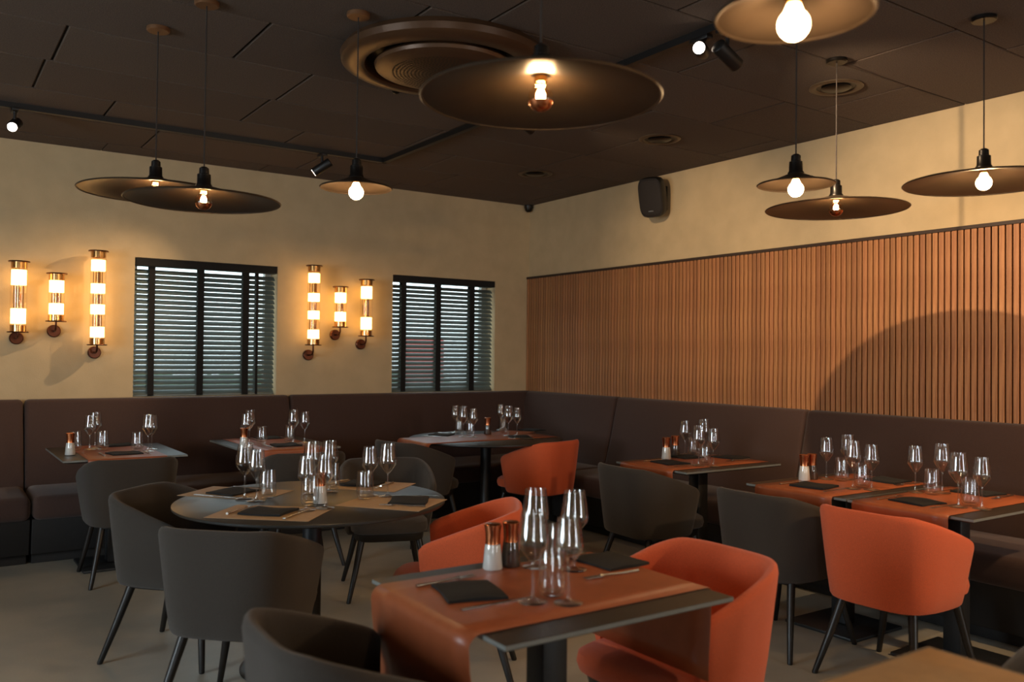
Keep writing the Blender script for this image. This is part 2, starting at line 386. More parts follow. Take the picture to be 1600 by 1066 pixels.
def pendant(x, y, z, R, kind, label, energy, rose=None):
    """z = height of the shade rim; shallow disc shade on a cloth cord"""
    r = empty('pendant_lamp', (x, y, z)); tag(r, label, 'pendant lamp', 'disc pendant lamps')
    top = .028+R*.11
    bm = bmesh.new()
    n = 14; prof = []
    for i in range(n+1):                                  # outer skin from neck to rim
        t = i/n; rr = .026+(R-.026)*t; prof.append((rr, top*(1-t)**1.35+.003))
    prof += [(R+.003, 0.0), (R-.001, -.004), (R-.006, -.002)]
    for i in range(n, -1, -1):
        t = i/n; rr = .024+(R-.03)*t; prof.append((rr, top*(1-t)**1.35-.001))
    lathe(bm, prof, 72, close=True); mesh_obj('shade', bm, BRONZE, r, True)
    bm = bmesh.new(); lathe(bm, [(0, top+.085), (.012, top+.085), (.020, top+.078), (.021, top+.055), (.028, top+.052), (.029, top+.012), (.034, top+.006), (.034, top-.002), (0, top-.002)], 24)
    mesh_obj('socket', bm, BLACKM, r, True)
    bm = bmesh.new(); lathe(bm, [(0.018, top-.001), (.018, top-.022), (.0145, top-.024), (.0145, top-.004)], 20); mesh_obj('bulb_cap', bm, BRASS, r, True)
    bm = bmesh.new(); tube(bm, [(0, 0, top+.084), (0, 0, H-z-.004)], .0032, 8); mesh_obj('cord', bm, CORD, r, True)
    bm = bmesh.new(); lathe(bm, [(0, H-z-.003), (.052, H-z-.003), (.052, H-z-.016), (.047, H-z-.021), (0, H-z-.021)], 28); mesh_obj('ceiling_rose', bm, rose or CANO, r, True)
    zb = top-.066                                         # bulb centre
    def bulb_prof(rb):
        pr = [(0.0135, top-.022)]
        for i in range(1, 15):
            a = math.radians(62-152*i/14)
            pr.append((max(rb*math.cos(a), 0), zb+rb*math.sin(a)))
        return pr
    if kind == 'crown':
        rb = .036; pr = bulb_prof(rb); k = 7
        bm = bmesh.new(); lathe(bm, pr[:k+1], 24); mesh_obj('bulb_glass', bm, BULBG, r, True)
        bm = bmesh.new(); lathe(bm, pr[k:], 24); b = mesh_obj('mirrored_crown', bm, COPPER, r, True); b['label'] = 'copper mirrored bulb crown'
        bm = bmesh.new(); lathe(bm, [(0, zb+.026), (.008, zb+.024), (.013, zb+.012), (.013, zb+.002), (.007, zb-.006), (0, zb-.006)], 16); mesh_obj('filament', bm, FILA, r, True)
    else:
        rb = .033
        bm = bmesh.new(); lathe(bm, bulb_prof(rb), 24); mesh_obj('bulb', bm, FROST, r, True)
    point('bulb_light', r, (0, 0, zb-.05 if kind != 'crown' else zb+.034), energy, (1.0, .64, .32), .03)
    return r
CANO = mat('ceiling_rose_metal', srgb(120, 84, 56), .45, metal=.5)
pendant(-4.22, -2.90, 2.166, .335, 'crown', 'leftmost disc pendant, partly hidden behind the disc beside it', 6)
pendant(-4.117, -3.345, 2.072, .322, 'crown', 'lower left disc pendant with glowing copper-crowned bulb, second from left', 6)
pendant(-3.528, -3.615, 2.158, .158, 'globe', 'small disc pendant with bright bulb between the window blinds', 8)
pendant(-3.726, -5.27, 2.128, .33, 'crown', 'largest-looking disc pendant overlapping the round ceiling diffuser', 7)
pendant(-3.635, -6.036, 2.135, .160, 'globe', 'small disc pendant cut by the top edge, over the right half', 8)
pendant(-2.03, -4.81, 2.165, .160, 'globe', 'small disc pendant just left above a wider disc near the slatted wall', 8)
pendant(-1.30, -4.494, 2.177, .344, 'crown', 'wide disc pendant lowest before the slatted wall, right of a small disc', 6, BLACKM)
pendant(-1.255, -5.21, 2.205, .33, 'globe', 'wide disc pendant cut by the right edge of the picture', 8, BLACKM)

pendant(-.95, -6.45, 2.14, .33, 'globe', 'disc pendant hanging outside the picture at the right', 80)

def rail(name, pts):
    bm = bmesh.new()
    for (xa, ya), (xb, yb) in zip(pts[:-1], pts[1:]):
        box(bm, min(xa, xb)-.018, max(xa, xb)+.018, min(ya, yb)-.018, max(ya, yb)+.018, H-.036, H-.002)
    return mesh_obj(name, bm, BLACK)
tr = rail('track_rail', [(-7.2, -1.06), (-2.15, -1.06), (-2.15, -6.9)]); tag(tr, 'black lighting track running along the ceiling and turning at a right angle', 'track rail')

def spot(x, y, aim, label, energy=0, lit=False, blend=.5, size=70, dep=.10):
    r = empty('track_spotlight', (x, y, H-.036)); tag(r, label, 'spotlight', 'black track spotlights')
    boxo('adapter', (-.02, .02, -.055, .055, -.020, .0), BLACK, r, bev=.003)
    bm = bmesh.new(); tube(bm, [(0, 0, -.018), (0, 0, -dep+.025)], .009, 10); mesh_obj('stem', bm, BLACK, r, True)
    d = (Vector(aim)-Vector((x, y, H-.036-dep))).normalized(); c = Vector((0, 0, -dep))
    bm = bmesh.new(); tube(bm, [c-d*.075, c-d*.07, c+d*.07, c+d*.074], [.028, .034, .034, .031], 20); mesh_obj('head', bm, BLACK, r, True)
    bm = bmesh.new(); tube(bm, [c+d*.0735, c+d*.0755], .027, 20); o = mesh_obj('lens', bm, LENS if lit else BLACKM, r, True)
    if energy:
        l = bpy.data.lights.new('spot_beam', 'SPOT'); l.energy = energy; l.color = (1.0, .72, .44); l.spot_size = math.radians(size); l.spot_blend = blend; l.shadow_soft_size = .012
        s = bpy.data.objects.new('spot_beam', l); COL.objects.link(s); s.parent = r; s.location = c+d*.085
        s.rotation_euler = d.to_track_quat('-Z', 'Y').to_euler()
    return r
spot(-4.655, -1.06, (-5.3, -3.5, 1.7), 'lit track spotlight at the far left under the rail', 0, True)
spot(-2.66, -1.06, (-4.35, -.05, 1.45), 'unlit-looking track spotlight above the lamps near the corner window', 85, True, .8, 52)
spot(-2.15, -2.95, (0, -2.35, 2.15), 'track spotlight pointing away beside the big disc pendant rim', 80, True, .95, 62)
spot(-2.15, -4.37, (-3.4, -5.3, 2.55), 'lit track spotlight left of the small top-edge pendant', 0, True, dep=.06)
spot(-2.15, -4.53, (0, -4.5, 1.72), 'track spotlight on the rail hidden behind the small top-edge pendant', 150, True, .8, 95, .13)

# round air diffuser
r = empty('air_diffuser', (-2.95, -3.38, H-.03)); tag(r, 'large round bronze air diffuser with perforated centre on the ceiling', 'diffuser')
DIFF = mat('diffuser_bronze', srgb(88, 62, 42), .34, metal=.35)
bm = bmesh.new(); lathe(bm, [(.40, .03), (.50, .03), (.52, .0), (.515, -.030), (.50, -.040), (.415, -.052), (.40, -.044), (.395, -.0)], 72, close=True); mesh_obj('outer_ring', bm, DIFF, r, True)
bm = bmesh.new(); lathe(bm, [(0, .028), (.395, .028), (.395, .020), (0, .020)], 48); mesh_obj('throat', bm, BLACK, r)
bm = bmesh.new(); lathe(bm, [(0, -.028), (.345, -.028), (.352, -.040), (.345, -.056), (.30, -.072), (0, -.080)], 64); mesh_obj('core_disc', bm, DIFF, r, True)
bm = bmesh.new()
for ring in range(2, 15):
    rr = ring*.0185; nn = int(2*PI*rr/.0185)
    for k in range(nn):
        a = 2*PI*k/nn+ring*.13; zz = -.0815+.008*rr/.30
        vs = [bm.verts.new((rr*math.cos(a)+.0062*math.cos(q*PI/3), rr*math.sin(a)+.0062*math.sin(q*PI/3), zz)) for q in range(6)]
        bm.faces.new(vs)
o = mesh_obj('perforations', bm, BLACK, r); o['kind'] = 'stuff'
bm = bmesh.new()
for q in range(4):
    a = q*PI/2+.4; tube(bm, [(.33*math.cos(a), .33*math.sin(a), -.03), (.33*math.cos(a), .33*math.sin(a), .022)], .008, 8)
mesh_obj('hanger', bm, BLACK, r)
# sensor dome by the diffuser
r = empty('ceiling_sensor', (-2.93, -2.80, H)); tag(r, 'small black ceiling sensor dome beside the round diffuser', 'sensor')
bm = bmesh.new(); lathe(bm, [(0, -.002), (.045, -.002), (.045, -.018), (.036, -.024), (0, -.024)], 24); mesh_obj('base', bm, BLACK, r, True)
bm = bmesh.new(); lathe(bm, [(.03, -.023), (.028, -.042), (.018, -.054), (0, -.058)], 20); mesh_obj('dome', bm, BLACKM, r, True)
# recessed vents
for (x, y, lab) in ((-.885, -2.79, 'round recessed ceiling vent with pale rim, middle of the row'), (-.90, -1.335, 'round recessed ceiling vent nearest the room corner'), (-.915, -4.22, 'round recessed ceiling vent nearest the hanging discs on the right')):
    r = empty('ceiling_vent', (x, y, H)); tag(r, lab, 'vent', 'round ceiling vents')
    bm = bmesh.new(); lathe(bm, [(.105, -.002), (.145, -.002), (.146, -.008), (.135, -.014), (.112, -.012), (.105, -.006)], 40, close=True); mesh_obj('rim', bm, mat('vent_rim', srgb(84, 70, 55), .45, metal=.3), r, True)
    bm = bmesh.new(); lathe(bm, [(0, -.0025), (.106, -.0025), (.106, -.004), (0, -.004)], 32); mesh_obj('throat', bm, BLACK, r)
    bm = bmesh.new(); lathe(bm, [(0, -.006), (.075, -.006), (.08, -.011), (.07, -.018), (0, -.022)], 32); mesh_obj('core', bm, BLACKM, r, True)

# corner sensor and wall loudspeaker
r = empty('corner_camera', (-.045, -.045, H)); tag(r, 'small black camera tucked into the ceiling corner', 'camera')
bm = bmesh.new(); lathe(bm, [(0, -.002), (.042, -.002), (.044, -.03), (.04, -.036), (0, -.036)], 24); mesh_obj('housing', bm, BLACK, r, True)
bm = bmesh.new(); lathe(bm, [(.036, -.035), (.034, -.055), (.022, -.07), (0, -.076)], 20); mesh_obj('lens_dome', bm, BLACKM, r, True)

r = empty('wall_loudspeaker', (0, -1.925, 2.74)); tag(r, 'black rounded loudspeaker tilted down high on the right wall', 'loudspeaker')
boxo('wall_plate', (-.02, -.001, -.05, .05, -.10, .10), BLACK, r, bev=.006)
bm = bmesh.new(); tube(bm, [(-.012, 0, 0), (-.055, .0, 0), (-.085, .0, 0)], .02, 12); mesh_obj('bracket', bm, BLACK, r, True)
bm = bmesh.new(); P = []
for i in range(28):
    a = 2*PI*i/28; e = .5
    P.append((math.copysign(abs(math.cos(a))**e, math.cos(a))*.108, math.copysign(abs(math.sin(a))**e, math.sin(a))*.165))
rings = []
for dx, s in ((-.0, .72), (-.01, .80), (-.06, .97), (-.11, 1.0), (-.14, .985), (-.15, .94)):
    rings.append([bm.verts.new((dx, py*s, pz*s)) for py, pz in P])
for a, b in zip(rings[:-1], rings[1:]):
    for k in range(28): bm.faces.new((a[k], a[(k+1) % 28], b[(k+1) % 28], b[k]))
bm.faces.new(rings[0]); bm.faces.new(rings[-1])
cab = mesh_obj('cabinet', bm, BLACK, r, True); cab.location = (-.07, 0, .02); cab.rotation_euler = (0, math.radians(-16), math.radians(22))
bm = bmesh.new(); rr = [[bm.verts.new((dx, py*s, pz*s)) for py, pz in P] for dx, s in ((-.1495, .93), (-.156, .90), (-.160, .80))]
for a, b in zip(rr[:-1], rr[1:]):
    for k in range(28): bm.faces.new((a[k], a[(k+1) % 28], b[(k+1) % 28], b[k]))
bm.faces.new(rr[-1]); mesh_obj('grille', bm, mat('speaker_grille', srgb(30, 23, 19), .8, noise=.3, nscale=400), cab, True)
boxo('badge', (-.162, -.1595, -.022, .022, -.112, -.105), STEEL, cab)

# ------------------------------------------------------------------ wall lamps
def sconce(x, z0, z1, zm, segs, label):
    r = empty('wall_lamp', (x, 0, z0)); tag(r, label, 'wall lamp', 'glass tube wall lamps')
    Y = -.125; h = z1-z0; R = .050
    def ring(name, prof, mt, parent=r):
        bm = bmesh.new(); lathe(bm, prof, 32, 0, Y, 0); return mesh_obj(name, bm, mt, parent, True)
    for zz, sg in ((0, 1), (h, -1)):
        c = ring('end_cap', [(0, zz), (.068, zz), (.070, zz+sg*.004), (.068, zz+sg*.008), (0, zz+sg*.008)], DARKCU)
        ring('collar', [(.0505, zz+sg*.0085), (.0505, zz+sg*.052), (.046, zz+sg*.052), (.046, zz+sg*.0085)], BRASS, c)
    ring('glass_tube', [(R+.0035, .010), (R+.0035, h-.010)], TUBEG)
    for a, b in segs:
        ring('glow_ring', [(0, a*h), (R-.001, a*h), (R-.001, b*h), (0, b*h)], GLOW)
    for (a, b), (c, d) in zip(segs[:-1], segs[1:]):
        ring('reflector', [(.018, b*h+.004), (.018, c*h-.004)], BRASS)
        bm = bmesh.new()
        for q in range(3):
            an = q*2*PI/3+.5; tube(bm, [(.034*math.cos(an), Y+.034*math.sin(an), b*h+.001), (.034*math.cos(an), Y+.034*math.sin(an), c*h-.001)], .003, 6)
        mesh_obj('spacer_rod', bm, DARKCU, r)
    bm = bmesh.new(); zc = zm-z0
    tube(bm, [(0, Y, .002), (0, Y, zc*.55), (0, Y+.015, zc*.88), (0, Y+.045, zc), (0, -.018, zc)], .0075, 10); mesh_obj('bracket_arm', bm, DARKCU, r, True)
    bm = bmesh.new()
    tube(bm, [(0, -.001, zc), (0, -.020, zc), (0, -.026, zc)], [.046, .046, .040], 28); mesh_obj('wall_plate', bm, DARKCU, r, True)
    return r
S2 = [(.155, .375), (.605, .845)]; S2L = [(.125, .335), (.665, .875)]
S4 = [(.085, .195), (.33, .43), (.55, .65), (.785, .90)]
sconce(-4.537, 1.544, 2.053, 1.507, S2L, 'medium glass tube wall lamp at the far left, leftmost of its three')
sconce(-4.297, 1.628, 1.982, 1.563, S2, 'shortest glass tube wall lamp of the left cluster, middle of three')
sconce(-4.023, 1.461, 2.166, 1.408, S4, 'tallest glass tube wall lamp with four glowing rings left of the left blind')
sconce(-2.340, 1.486, 2.169, 1.404, S4, 'tallest glass tube wall lamp with four glowing rings right of the left blind')
sconce(-2.097, 1.645, 2.001, 1.583, S2, 'shortest glass tube wall lamp between the two window blinds')
sconce(-1.852, 1.572, 2.077, 1.504, S2L, 'medium glass tube wall lamp with two glowing rings beside the corner window')
# ------------------------------------------------------------------ tables
TZ = .75
def rect_table(x0, x1, y0, y1, label):
    cx, cy = (x0+x1)/2, (y0+y1)/2; hx, hy = (x1-x0)/2, (y1-y0)/2
    r = empty('dining_table', (cx, cy, 0)); tag(r, label, 'table', 'black square pedestal tables')
    def stack(name, levels, mt, cap0, cap1):
        bm = bmesh.new(); rings = []
        for z, ins in levels:
            rings.append([bm.verts.new((sx*(hx-ins), sy*(hy-ins), z)) for sx, sy in ((-1,-1),(1,-1),(1,1),(-1,1))])
        for a, b in zip(rings[:-1], rings[1:]):
            for k in range(4): bm.faces.new((a[k], a[(k+1) % 4], b[(k+1) % 4], b[k]))
        if cap0: bm.faces.new(rings[0])
        if cap1: bm.faces.new(rings[-1])
        return mesh_obj(name, bm, mt, r)
    t = stack('tabletop', ((TZ, .0005), (TZ-.012, .0008), (TZ-.014, .002), (TZ-.022, .03)), TOP, True, True)
    stack('edge_band', ((TZ-.0006, .0006), (TZ-.001, 0), (TZ-.0115, 0), (TZ-.012, .0006)), EDGE, False, False).parent = t
    boxo('column', (-.045, .045, -.045, .045, .02, TZ-.024), PED, r, bev=.012)
    bm = bmesh.new(); box(bm, -.17, .17, -.03, .03, TZ-.034, TZ-.0225); box(bm, -.03, .03, -.17, .17, TZ-.034, TZ-.0225); mesh_obj('top_bracket', bm, PED, r)
    boxo('base_plate', (-.21, .21, -.21, .21, 0.0, .018), PED, r, bev=.006)
    return r
def round_table(cx, cy, R, label, base=.31):
    r = empty('round_table', (cx, cy, 0)); tag(r, label, 'table', 'black round pedestal tables')
    bm = bmesh.new(); lathe(bm, [(0, TZ), (R-.003, TZ), (R, TZ-.002), (R, TZ-.011), (R-.004, TZ-.014), (R-.035, TZ-.022), (0, TZ-.022)], 96); mesh_obj('tabletop', bm, TOP, r, True)
    bm = bmesh.new(); lathe(bm, [(0, .016), (.05, .016), (.043, .03), (.043, TZ-.034), (.12, TZ-.03), (.12, TZ-.0225), (0, TZ-.0225)], 32); mesh_obj('column', bm, PED, r, True)
    bm = bmesh.new(); lathe(bm, [(0, 0), (base, 0), (base, .006), (base-.012, .012), (.06, .018), (0, .018)], 64); mesh_obj('base_plate', bm, PED, r, True)
    return r
def runner(axis, c0, c1, w0, w1, e0, e1, drop0, drop1, label, mt=None, r_=.016, r1=None):
    """cloth strip along axis over the top; e0/e1 table edges along axis, drops hang beyond"""
    mt = mt or RUN; path = []
    def hang(e, s, drop, r):
        out = []
        if drop <= 0: return [(e, TZ+.0016)]
        out = [(e+s*(.003+r*math.sin(PI/2*i/7)), TZ+.0018-r*(1-math.cos(PI/2*i/7))) for i in range(8)]
        for k in range(1, 6): out.append((e+s*(.003+r-(r-.006)*min(1, k/4)**1.5), TZ-r-(drop-r)*k/5))
        return out
    h0 = hang(e0, -1, drop0, r_)[::-1]; h1 = hang(e1, 1, drop1, r1 or r_)
    path = h0+[(e0+(e1-e0)*k/6, TZ+.0016) for k in range(1, 6)]+h1
    bm = bmesh.new(); nw = 6; grid = []
    for (u, z) in path:
        row = []
        for j in range(nw+1):
            v = w0+(w1-w0)*j/nw
            row.append(bm.verts.new((u, v, z) if axis == 'x' else (v, u, z)))
        grid.append(row)
    for a, b in zip(grid[:-1], grid[1:]):
        for j in range(nw): bm.faces.new((a[j], a[j+1], b[j+1], b[j]))
    o = mesh_obj('table_runner', bm, mt, None, True)
    md = o.modifiers.new('thick', 'SOLIDIFY'); md.thickness = .0014; md.offset = 1
    # base at the runner's centre so the object origin lies in it
    tag(o, label, 'table runner', 'terracotta table runners'); return o

FRONT = (-4.0, -3.23, -5.53, -4.82); TW1 = (-4.385, -3.655, -1.31, -.45); TW2 = (-3.275, -2.59, -1.31, -.43)
TR1 = (-1.43, -.59, -3.60, -2.985); TR2 = (-1.455, -.62, -4.665, -4.06); TR3 = (-1.46, -.62, -5.275, -4.675)
RC = (-3.62, -3.385, .605); CC = (-1.305, -1.25, .62)
FG = (-3.98, -3.165, -6.80, -6.06)
rect_table(*FRONT, 'black square table nearest the viewer, set between dark and orange chairs')
rect_table(*TW1, 'black table leftmost along the banquette below the left wall lamps')
rect_table(*TW2, 'black table along the banquette behind the near round table')
rect_table(*TR1, 'black table by the slatted wall, nearest of three to the corner')
rect_table(*TR2, 'black table by the slatted wall, middle one of three')
rect_table(*TR3, 'black table by the slatted wall, at the right edge beside the orange chair')
rect_table(*FG, 'table whose blurred covered corner shows at the bottom right edge')
round_table(*RC, 'large round black table in the left middle with paper placemats')
round_table(*CC, 'round black table standing in the banquette corner', .3)
runner('x', 0, 0, -5.43, -4.895, FRONT[0], FRONT[1], .27, .27, 'terracotta runner hanging off the nearest square table', r_=.034, r1=.016)
runner('y', 0, 0, -4.25, -3.785, TW1[2], TW1[3], .24, .0, 'terracotta runner on the leftmost banquette table')
runner('y', 0, 0, -3.175, -2.71, TW2[2], TW2[3], .24, .0, 'terracotta runner on the banquette table behind the near round table')
runner('x', 0, 0, -3.505, -3.045, TR1[0], TR1[1], .20, .0, 'terracotta runner on the slatted wall table nearest the corner')
runner('x', 0, 0, -4.598, -4.135, TR2[0], TR2[1], .22, .0, 'terracotta runner on the middle table by the slatted wall')
runner('x', 0, 0, -5.175, -4.712, TR3[0], TR3[1], .22, .0, 'terracotta runner on the table at the right edge')
runner('x', 0, 0, -1.50, -.985, CC[0]-.632, CC[0]+.54, .16, 0, 'terracotta runner draped off the left of the round corner table', r_=.03)
runner('x', 0, 0, FG[2]+.02, FG[3]-.015, FG[0], FG[1]-.02, .1, .0, 'tan runner on the blurred table at the bottom right', mt=mat('runner_tan', srgb(150, 116, 76), .6, noise=.06))

# ------------------------------------------------------------------ chairs
def cr(P, n):
    Q = [Vector(p) for p in P]; Q = [2*Q[0]-Q[1]]+Q+[2*Q[-1]-Q[-2]]; out = []
    for i in range(1, len(Q)-2):
        for k in range(n):
            t = k/n; a, b, c, d = Q[i-1:i+3]
            out.append(.5*(2*b+(c-a)*t+(2*a-5*b+4*c-d)*t*t+(3*b-a-3*c+d)*t**3))
    return out+[Vector(P[-1])]
def make_chair(fabric):
    r = empty('armchair')
    half = [(0, -.285), (.14, -.278), (.23, -.235), (.275, -.15), (.290, -.03), (.290, .065), (.283, .15)]
    full = [(-x, y) for x, y in half[::-1]][:-1]+half
    pl = cr(full, 5); n = len(pl); th = .042
    bm = bmesh.new(); loops = []
    prof = [(0.15, -.012), (0, .02), (0, .25), (0, .5), (0, .75), (0, .93), (.12, .975), (.35, .998), (.65, .998), (.88, .975), (1, .93), (1, .7), (1, .4), (1, .02), (.85, -.012)]
    for i, p in enumerate(pl):
        a = pl[max(i-1, 0)]; b = pl[min(i+1, n-1)]; t = (b-a).normalized(); nrm = Vector((t.y, -t.x))      # outward
        s = min(max((p.y+.25)/.40, 0), 1); zt = .765-.13*s**1.15
        e = min(i, n-1-i); tt = th
        if e < 3: zt -= (.016, .004, .001)[e]; tt = th*(.55, .88, 1)[e]
        zb = .36+(.014, .005, .001)[e]*1 if e < 3 else .36
        row = []
        for o_, f in prof:
            sx = .84+.16*f**.85 if f > 0 else .84; sy = .86+.14*max(f, 0)**.85
            off = (th-tt)/2+o_*tt
            q = Vector((p.x*sx, p.y*sy))-nrm*off
            row.append(bm.verts.new((q.x, q.y, zb+(zt-zb)*f)))
        loops.append(row)
    m_ = len(prof)
    for a, b in zip(loops[:-1], loops[1:]):
        for k in range(m_): bm.faces.new((a[k], a[(k+1) % m_], b[(k+1) % m_], b[k]))
    bm.faces.new(loops[0]); bm.faces.new(loops[-1][::-1])
    mesh_obj('backrest', bm, fabric, r, True)
    def plan(w, y0, y1, e=.42, n=32):
        cy = (y0+y1)/2; hy = (y1-y0)/2; o = []
        for i in range(n):
            a = 2*PI*i/n; c, s = math.cos(a), math.sin(a)
            o.append((math.copysign(abs(c)**e, c)*w, cy+math.copysign(abs(s)**e, s)*hy))
        return o
    def slab(name, levels, mt):
        bm = bmesh.new(); rings = []
        for z, w, y0, y1 in levels: rings.append([bm.verts.new((x, y, z)) for x, y in plan(w, y0, y1)])
        for a, b in zip(rings[:-1], rings[1:]):
            for k in range(32): bm.faces.new((a[k], a[(k+1) % 32], b[(k+1) % 32], b[k]))
        bm.faces.new(rings[0]); bm.faces.new(rings[-1]); return mesh_obj(name, bm, mt, r, True)
    slab('seat', [(.385, .212, -.205, .265), (.392, .222, -.212, .28), (.42, .226, -.215, .290), (.448, .222, -.212, .284), (.464, .20, -.19, .262), (.47, .12, -.11, .18)], fabric)
    slab('seat_frame', [(.338, .195, -.19, .245), (.342, .2, -.195, .25), (.385, .205, -.2, .262)], LEG)
    for sx in (-1, 1):
        for y0, y1 in ((.2, .255), (-.15, -.255)):
            bm = bmesh.new(); tube(bm, [(sx*.165, y0, .345), (sx*.20, (y0+y1)/2, .17), (sx*.238, y1, .004), (sx*.238, y1, 0)], [.020, .0165, .0125, .011], 12)
            mesh_obj('leg', bm, LEG, r, True)
    return r
protoD = make_chair(FAB_D); protoO = make_chair(FAB_O); usedc = {}
def chair(x, y, deg, col, label):
    p = protoD if col == 'd' else protoO
    o = p if col not in usedc else copy_tree(p); usedc[col] = 1
    o.location = (x, y, 0); o.rotation_euler = (0, 0, math.radians(deg)-PI/2)
    tag(o, label, 'chair', 'taupe upholstered armchairs' if col == 'd' else 'orange upholstered armchairs'); return o
chair(-4.01, -1.26, 89, 'd', 'taupe armchair pushed in at the leftmost banquette table')
chair(-4.07, -2.89, -46, 'd', 'taupe armchair at the left side of the near round table')
chair(-4.04, -3.74, 45, 'd', 'taupe armchair with its back to the viewer before the near round table')
chair(-4.185, -5.19, -2, 'd', 'brown-grey armchair cut by the bottom edge, at the nearest table')
chair(-3.15, -3.90, 146, 'o', 'orange armchair behind the nearest table, turned to the round table')
chair(-2.77, -2.43, 250, 'd', 'taupe armchair on the far right side of the near round table')
chair(-2.95, -1.46, 84, 'd', 'taupe armchair at the banquette table behind the near round table')
chair(-1.93, -1.25, 13, 'd', 'dark armchair at the left of the round corner table')
chair(-1.075, -1.65, 103, 'o', 'orange armchair with its back to the viewer at the corner table')
chair(-3.055, -5.13, 179, 'o', 'large orange armchair to the right of the nearest table, seat visible')
chair(-1.405, -3.275, -3, 'd', 'dark armchair at the slatted wall table nearest the corner')
chair(-1.515, -4.345, 1, 'd', 'dark armchair at the middle slatted wall table left of an orange one')
chair(-1.50, -4.95, 1, 'o', 'orange armchair at the table on the right edge, back turned')
chair(-2.98, -6.42, 183, 'd', 'blurred armchair peeking in at the bottom right corner')
# ------------------------------------------------------------------ table settings
def wine_proto(h, rb):
    r = empty('wine_glass')
    ft = .006; zs = h*.43                                # bowl starts
    hb = h-zs
    outer = [(.0045, zs), (.011, zs+.004), (rb*.55, zs+hb*.155), (rb*.90, zs+hb*.30), (rb*.985, zs+hb*.36), (rb, zs+hb*.42), (rb*.975, zs+hb*.50), (rb*.88, zs+hb*.72), (rb*.765, h-.002)]
    bowl = outer+[(rb*.757, h)]+[(max(q-.0011, .0), z+(.0012 if i < 4 else 0)) for i, (q, z) in list(enumerate(outer))[::-1]][:-1]+[(0, zs+.0055)]
    bm = bmesh.new(); lathe(bm, bowl, 36); mesh_obj('bowl', bm, WINE, r, True)
    bm = bmesh.new(); lathe(bm, [(0, 0), (.039, 0), (.0405, .0012), (.039, .0025), (.015, .0055), (.006, .012), (.0038, .03), (.0034, zs-.02), (.0048, zs-.003), (.004, zs), (0, zs)], 24); mesh_obj('stem', bm, STEM, r, True)
    return r
def tumbler_proto():
    h, R = .126, .040
    bm = bmesh.new()
    lathe(bm, [(0, 0), (.026, 0), (.033, .004), (R, .022), (R, .035), (.0365, h-.002), (.0358, h), (.035, h-.002), (.0375, .036), (.0365, .026), (.025, .013), (0, .012)], 28)
    o = mesh_obj('water_tumbler', bm, WINE, None, True); return o
def mill_proto(kind):
    r = empty('%s_mill' % kind)
    bm = bmesh.new(); lathe(bm, [(0, 0), (.030, 0), (.031, .003), (.0255, .062), (.023, .0765), (.0, .0765)], 28); mesh_obj('body', bm, SALT if kind == 'salt' else PEPPER, r, True)
    bm = bmesh.new(); lathe(bm, [(.0312, .0005), (.0322, .003), (.0266, .062), (.0242, .0767)], 28); mesh_obj('glass_jar', bm, WINE, r, True)
    bm = bmesh.new(); lathe(bm, [(0, .077), (.0235, .077), (.0225, .088), (.0235, .112), (.0268, .134), (.0268, .137), (.024, .1395), (0, .140)], 28); mesh_obj('grinder_cap', bm, COPPER, r, True)
    return r
def napkin_mesh(w_, d_, seed):
    rnd = random.Random(seed); bm = bmesh.new(); nx, ny = 8, 8
    lay = []
    for L_ in range(2):
        g_ = []
        for i in range(nx+1):
            row = []
            for j in range(ny+1):
                u = i/nx-.5; v = j/ny-.5
                z = .003+L_*.009+.002*math.sin(u*7+seed)+.002*math.cos(v*6+seed*2)
                if L_ == 0: z = .0008
                e = max(abs(u), abs(v))
                if L_ == 1 and e > .45: z *= .72
                sh = 1 if L_ == 0 else .985
                row.append(bm.verts.new((u*w_*sh+.004*math.sin(v*5+seed), v*d_*sh+.004*math.cos(u*5+seed), z)))
            g_.append(row)
        lay.append(g_)
    for g_ in lay:
        for i in range(nx):
            for j in range(ny): bm.faces.new((g_[i][j], g_[i+1][j], g_[i+1][j+1], g_[i][j+1]))
    a, b = lay
    for i in range(nx):
        for j in (0, ny): bm.faces.new((a[i][j], a[i+1][j], b[i+1][j], b[i][j]))
    for j in range(ny):
        for i in (0, nx): bm.faces.new((a[i][j], a[i][j+1], b[i][j+1], b[i][j]))
    return bm
def knife_mesh():
    bm = bmesh.new(); out = [(-.11, -.006), (-.02, -.005), (.0, -.004), (.10, -.009), (.118, -.003), (.12, .003), (0, .005), (-.02, .005), (-.11, .006)]
    a = [bm.verts.new((x, y, .0005)) for x, y in out]; b = [bm.verts.new((x, y, .004 if x < -.01 else .002)) for x, y in out]
    bm.faces.new(a[::-1]); bm.faces.new(b)
    for i in range(len(out)): bm.faces.new((a[i], a[(i+1) % len(out)], b[(i+1) % len(out)], b[i]))
    return bm
def fork_mesh():
    bm = bmesh.new(); tube(bm, [(-.10, 0, .003), (-.03, 0, .003), (.03, 0, .006), (.05, 0, .005)], [.0055, .0035, .003, .006], 8)
    box(bm, .045, .062, -.011, .011, .003, .0055)
    for k in range(4): box(bm, .06, .105, -.0105+k*.0062, -.0078+k*.0062, .003, .0052)
    return bm
protoW = {'L': wine_proto(.246, .043), 'S': wine_proto(.230, .0395)}
protoT = tumbler_proto(); protoM = {'salt': mill_proto('salt'), 'pepper': mill_proto('pepper')}
knife0 = mesh_obj('knife', knife_mesh(), STEEL); fork0 = mesh_obj('fork', fork_mesh(), STEEL, None, True)
seen = set()
def inst(proto, key, loc, rz=0):
    o = proto if key not in seen else copy_tree(proto); seen.add(key)
    o.location = loc; o.rotation_euler = (0, 0, rz); return o
